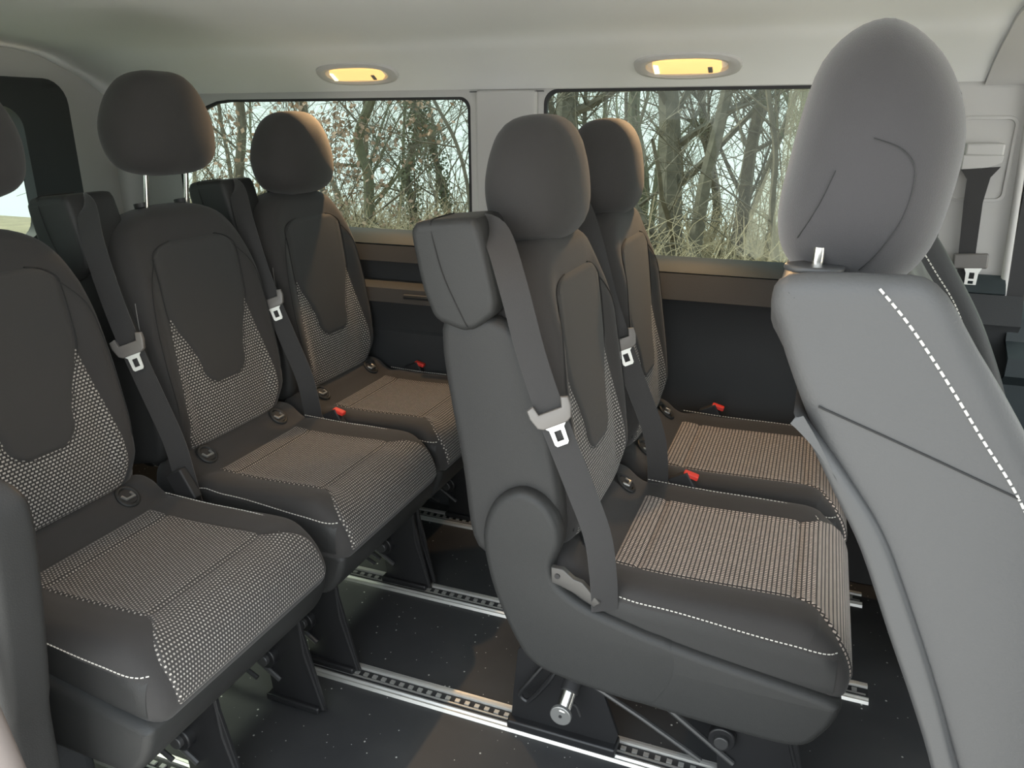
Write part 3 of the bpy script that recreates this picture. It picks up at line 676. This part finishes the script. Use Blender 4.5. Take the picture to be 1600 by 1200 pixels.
# ------------------------------------------------------------------ ceiling lamps
def lamp(x, y, z, tilt, label, power):
    root = empty('ceiling_lamp', (x, y, z)); tag(root, label, 'ceiling lamp')
    root.rotation_euler = (tilt, 0, 0)
    def ring(a, b, zz, n=40, e=2.6):
        out = []
        for k in range(n):
            t = 2*PI*k/n; c_, s_ = math.cos(t), math.sin(t)
            out.append(Vector((a*math.copysign(abs(c_)**(2/e), c_), b*math.copysign(abs(s_)**(2/e), s_), zz)))
        return out
    loops = [ring(.142, .056, .004), ring(.138, .052, -.008), ring(.124, .042, -.012), ring(.108, .034, -.008), ring(.104, .031, .004)]
    vs = [v for l in loops for v in l]; n = 40
    mesh('lamp_bezel', vs, [(i*n+k, i*n+(k+1) % n, (i+1)*n+(k+1) % n, (i+1)*n+k) for i in range(4) for k in range(n)], M['pillar'], root)
    ll = [ring(.090, .030, .003, 40, 6), ring(.088, .026, -.010, 40, 6), ring(.080, .018, -.014, 40, 6)]
    vs = [v for l in ll for v in l]
    ln = mesh('lamp_lens', vs, [(i*n+k, i*n+(k+1) % n, (i+1)*n+(k+1) % n, (i+1)*n+k) for i in range(2) for k in range(n)]+[tuple(range(2*n, 3*n))], M['lens'], root)
    MB().box((-.078, -.0, -.012), (.014, .034, .008)).build('lamp_reflector', M['bulb'], ln, bevel=.002)
    MB().box((.062, .004, -.014), (.012, .022, .006)).build('lamp_switch', M['slider'], ln, bevel=.002)
    li = bpy.data.lights.new('lamp_bulb', 'SPOT'); li.energy = power; li.color = (1, .62, .30); li.shadow_soft_size = .012; li.spot_size = math.radians(112); li.spot_blend = .5
    lo = bpy.data.objects.new('lamp_bulb', li); C.objects.link(lo); lo.parent = root; lo.location = (0, 0, -.030); lo.rotation_euler = (-.10 if y > 1.5 else -tilt, 0, 0)
tl = math.radians(-32)
lamp(-1.372, 2.195, 1.392, tl, 'lit oval ceiling lamp above the far rear window', 6.5)
lamp(-.368, 2.195, 1.392, tl, 'lit oval ceiling lamp above the window beside the middle row', 6.5)
lamp(-1.35, .80, 1.467, -tl*.6, 'lit oval ceiling lamp over the rear row on the open door side', 1.2)
lamp(-.368, .80, 1.467, -tl*.6, 'lit oval ceiling lamp over the open doorway beside the middle row', 1.2)

# ------------------------------------------------------------------ outdoors
random.seed(7)
gm = mat('dry_grass_ground', (.36, .30, .19), .95, var=.5, vscale=2.5, bump=.8, bscale=20)
bark = [mat('grey_bark', (.22, .195, .155), .95, var=.6, vscale=13), mat('brown_bark', (.17, .145, .11), .95, var=.6, vscale=13), mat('mossy_bark', (.21, .21, .14), .95, var=.3, vscale=13)]
gv = []; gx = 34; gy = 26
for j in range(gy+1):
    for i in range(gx+1):
        x = -40+68*i/gx; y = -8+60*j/gy
        z = -.58+.10*math.sin(x*.7+y*.3)+(.0 if y < 4 else min(1.1, (y-4)*.075)); gv.append((x, y, -.6+.04*math.sin(x*.7+y*.3)-max(0, y-12)*.28 if not (-3 < x < 2.5 and 0 < y < 3) else -.6))
struct(MB().box((0, -6, -.585), (24, 13.5, .02)).build('ground_bounce', mat('pale_bounce_ground', (.55, .53, .50), .95, var=.2, vscale=8), None, False))  # unseen pale ground, added to bounce light up onto the ceiling
struct(mesh('ground', gv, [(j*(gx+1)+i, j*(gx+1)+i+1, (j+1)*(gx+1)+i+1, (j+1)*(gx+1)+i) for j in range(gy) for i in range(gx)], gm))
def gz(x, y): return -.6-max(0, y-12)*.28

def fast_tubes(name, chains, m, parent=None, sides=4):
    vs = []; fs = []
    for pts, r0, r1 in chains:
        b = len(vs); L = len(pts); sd = 7 if r0 > .05 else (4 if r0 > .012 else 3)
        for i, p in enumerate(pts):
            d = (pts[min(i+1, L-1)]-pts[max(i-1, 0)]).normalized(); a = d.cross(Vector((.3, .9, .1))).normalized(); c_ = d.cross(a); rr = r0+(r1-r0)*i/(L-1)
            for k in range(sd):
                t = 2*PI*k/sd; vs.append(p+(a*math.cos(t)+c_*math.sin(t))*rr)
        fs += [(b+i*sd+k, b+i*sd+(k+1) % sd, b+(i+1)*sd+(k+1) % sd, b+(i+1)*sd+k) for i in range(L-1) for k in range(sd)]
    me = bpy.data.meshes.new(name); me.from_pydata([tuple(v) for v in vs], [], fs); me.update()
    return link(name, me, m, parent, False)
def grow(rng, p, d, ln, r, depth, out, wob=.18, up=.05):
    n = max(3, int(ln/.35)); pts = [p.copy()]; dirs = []
    for i in range(n):
        d = (d+Vector((rng.gauss(0, wob), rng.gauss(0, wob), rng.gauss(0, wob*.6)+up))*.6).normalized(); p = p+d*ln/n; pts.append(p.copy()); dirs.append(d.copy())
    out.append((pts, r, r*(.45 if depth else .25)))
    if depth == 0: return
    k = {3: 12, 2: 8, 1: 7}[depth]
    for j in range(k):
        u = rng.uniform(.22 if depth == 3 else .1, 1)
        i = min(n-1, int(u*n)); q = pts[i].lerp(pts[i+1], u*n-i) if i < n else pts[-1]
        ax = dirs[i].cross(Vector((rng.gauss(0, 1), rng.gauss(0, 1), rng.gauss(0, .5)))).normalized()
        nd = (Matrix.Rotation(rng.uniform(.45, 1.15), 3, ax) @ dirs[i]); nd.z += .15
        grow(rng, q, nd.normalized(), ln*rng.uniform(.32, .55), max(.0035, r*(1-.5*u)*rng.uniform(.20, .38)), depth-1, out, wob*1.25, up)
TG = 'bare winter trees in the wood outside'
def tree(x, y, h, r, lean, seed, label, mi, group=None, pts=None, wob=.10, ivy=False, leaves=False):
    rng = random.Random(seed); root = empty('bare_tree', (x, y, gz(x, y))); tag(root, label, 'tree', group)
    out = []
    if pts:
        P = cr([Vector(p) for p in pts], 5); out.append((P, r, r*.6)); n = len(P)
        for j in range(10):
            i = rng.randrange(int(n*.25), n-1); d = (P[i+1]-P[i]).normalized(); ax = d.cross(Vector((rng.gauss(0, 1), rng.gauss(0, 1), .2))).normalized()
            grow(rng, P[i], Matrix.Rotation(rng.uniform(.5, 1.2), 3, ax) @ d, h*rng.uniform(.25, .45), r*rng.uniform(.2, .35), 2, out, .22)
    else:
        grow(rng, Vector((0, 0, -.2)), Vector((lean[0], lean[1], 1)).normalized(), h, r, 3, out, wob, .03)
    trunk = [c for c in out if c[1] >= r*.99]; rest = [c for c in out if c[1] < r*.99]
    fast_tubes('trunk', trunk, bark[mi], root); fast_tubes('branches', rest, bark[mi], root)
    if ivy:
        P = trunk[0][0]; vs = []; fs = []
        for k in range(3000):
            i = rng.randrange(0, len(P)-1); p = P[i].lerp(P[i+1], rng.random())+Vector((rng.gauss(0, .075), rng.gauss(0, .075), rng.gauss(0, .1)))*(1.3 if i > len(P)*.35 else .6)
            a = Vector((rng.gauss(0, 1), rng.gauss(0, 1), rng.gauss(0, 1))).normalized()*.022; b = a.cross(Vector((rng.gauss(0, 1), rng.gauss(0, 1), rng.gauss(0, 1)))).normalized()*.02
            s = len(vs); vs += [p-a, p-b, p+a, p+b]; fs.append((s, s+1, s+2, s+3))
        me = bpy.data.meshes.new('ivy'); me.from_pydata([tuple(v) for v in vs], [], fs); o = link('ivy', me, M['ivy'], root, False); o['kind'] = 'stuff'
    if leaves:
        vs = []; fs = []; tips = [c[0] for c in rest if c[1] < .02]
        for k in range(1500):
            c = rng.choice(tips); p = rng.choice(c)+Vector((rng.gauss(0, .07), rng.gauss(0, .07), rng.gauss(0, .07)))
            a = Vector((rng.gauss(0, 1), rng.gauss(0, 1), rng.gauss(0, 1))).normalized()*.035; b = a.cross(Vector((rng.gauss(0, 1), rng.gauss(0, 1), rng.gauss(0, 1)))).normalized()*.025
            s = len(vs); vs += [p-a, p-b, p+a, p+b]; fs.append((s, s+1, s+2, s+3))
        me = bpy.data.meshes.new('dead_leaves'); me.from_pydata([tuple(v) for v in vs], [], fs); o = link('dead_leaves', me, M['deadleaf'], root, False); o['kind'] = 'stuff'
    return root
M['ivy'] = mat('dark_ivy', (.20, .22, .14), .8, var=.4, vscale=3)
M['deadleaf'] = mat('dead_leaf_brown', (.50, .34, .25), .85, var=.4, vscale=3)
M['twig'] = mat('bramble_twig', (.46, .38, .26), .95, var=.4, vscale=2)
M['thicket'] = mat('sapling_bark', (.22, .19, .14), .95, var=.4, vscale=3)
M['twig_pale'] = mat('pale_grass_stalk', (.62, .54, .38), .95, var=.3, vscale=2)

def at(px, py, Y):
    d = F_+(px-800)/1202*R_+(600-py)/1202*U_; t = Y/d.y; return Vector((d.x*t, Y, CZ+d.z*t))
def ptree(pxs, Y, r, seed, label, mi, **kw):
    P = [at(a, b, Y) for a, b in pxs]; bx, by = P[0].x, P[0].y; g = gz(bx, by)
    P = [Vector((P[0].x, Y, g-.2))]+P; d = (P[-1]-P[-2]).normalized(); P.append(P[-1]+d*2.2)
    base = Vector((bx, by, g)); return tree(bx, by, 4.5, r, None, seed, label, mi, None, [p-base for p in P], **kw)
ptree([(588, 400), (578, 330), (575, 270), (560, 215), (585, 140), (592, 60)], 9, .085, 3, 'mossy crooked trunk in the rear window beside the lit headrest', 2, leaves=False)
ptree([(640, 420), (645, 330), (636, 270), (652, 200), (640, 120)], 10, .06, 5, 'ivy clad dark trunk right of the crooked mossy one in the rear window', 0, ivy=True)
ptree([(705, 380), (692, 300), (676, 230), (655, 170), (640, 100)], 10.5, .055, 6, 'ivy covered trunk leaning left near the right edge of the rear window', 0, ivy=True)
ptree([(372, 420), (372, 300), (378, 200), (370, 120)], 9.5, .09, 8, 'tree with brown dead leaves at the left end of the rear window', 1, leaves=True)
ptree([(520, 420), (505, 300), (470, 210), (480, 100)], 8, .05, 9, 'thin tree hung with brown leaves above the lit rear headrest', 1, leaves=True)
ptree([(1045, 440), (1047, 300), (1046, 200), (1042, 100)], 9, .16, 11, 'thick straight trunk left of centre in the big side window', 0)
ptree([(1080, 430), (1098, 300), (1120, 210), (1138, 130), (1150, 60)], 8.5, .085, 12, 'trunk leaning right in the middle of the big side window', 0)
ptree([(1140, 430), (1160, 330), (1172, 240), (1190, 150), (1205, 60)], 9.5, .09, 13, 'slanting trunk just left of the pale painted reflection', 1)
ptree([(1213, 430), (1206, 330), (1212, 240), (1198, 130)], 6.5, .03, 14, 'thin dark sapling standing at the edge of the pale painted reflection', 1)
ptree([(880, 430), (893, 300), (885, 180), (895, 90)], 10, .19, 15, 'broad trunk at the left end of the big side window, behind the near headrest', 0)
ptree([(985, 430), (1005, 300), (990, 180), (1000, 80)], 11, .11, 16, 'grey trunk rising just right of the far warm lit headrest', 2)
ptree([(1085, 430), (1120, 330), (1100, 200), (1092, 80)], 12, .08, 17, 'upright trunk standing behind the leaning ones in the big side window', 1)
ptree([(735, 330), (715, 230), (680, 160), (650, 90)], 7, .028, 18, 'slim sapling slanting across the top right of the rear window', 1)
ptree([(1240, 430), (1250, 300), (1262, 200), (1280, 100)], 8, .06, 19, 'tree seen through the pale painted reflection', 2)
# looser background trees, nothing tells them apart
lb = 'thin bare tree somewhere in the crowded background of the wood'
protos = [tree(0, 0, 7.5, .055, (.08*(k-1), .05, 1), 40+k, lb, k % 3, TG) for k in range(4)]
rng = random.Random(99); spots = []
for k in range(23):
    Y = rng.uniform(10.5, 19); px = 300+1010*(k+rng.random())/20 if k < 20 else rng.uniform(-400, 0)
    if 740 < px < 840: px += 100
    spots.append((at(px, 300, Y).x, Y))
for i, (x, y) in enumerate(spots):
    src = protos[i % 4]
    if i < 4: r = src
    else:
        r = src.copy(); C.objects.link(r)
        for ch in src.children: c_ = ch.copy(); C.objects.link(c_); c_.parent = r
    r.location = (x, y, gz(x, y)); r.rotation_euler = (0, 0, rng.uniform(0, 6.28)); s = rng.uniform(.75, 1.25); r.scale = (s, s, s)
# undergrowth
def under(name, n, y0, y1, hmin, hmax, r, m, label, cat, seed):
    rng = random.Random(seed); ch = []
    for k in range(n):
        Y = rng.uniform(y0, y1); x = rng.uniform(at(250, 300, Y).x, at(1700, 300, Y).x); h = rng.uniform(hmin, hmax)
        p = Vector((x, Y, gz(x, Y)-.05)); d = Vector((rng.gauss(0, .35), rng.gauss(0, .35), 1)).normalized(); pts = [p]
        for i in range(4):
            d = (d+Vector((rng.gauss(0, .25), rng.gauss(0, .25), -.12*i+rng.gauss(0, .15)))).normalized(); p = p+d*h/4; pts.append(p)
        ch.append((pts, r, r*.4))
    o = fast_tubes(name, ch, m); tag(o, label, cat, kind='stuff')
under('bramble_undergrowth', 5200, 6, 13, .5, 1.5, .007, M['twig'], 'tangled brown bramble stems filling the lower half of the side windows', 'undergrowth', 1)
under('sapling_thicket', 260, 7.5, 13, 1.8, 4.2, .009, M['thicket'], 'thicket of thin upright saplings between the trunks outside the windows', 'saplings', 5)
under('dry_grass', 9000, 4.2, 14, .25, .8, .005, M['twig_pale'], 'pale dry grass stalks growing on the bank outside the windows', 'grass', 2)
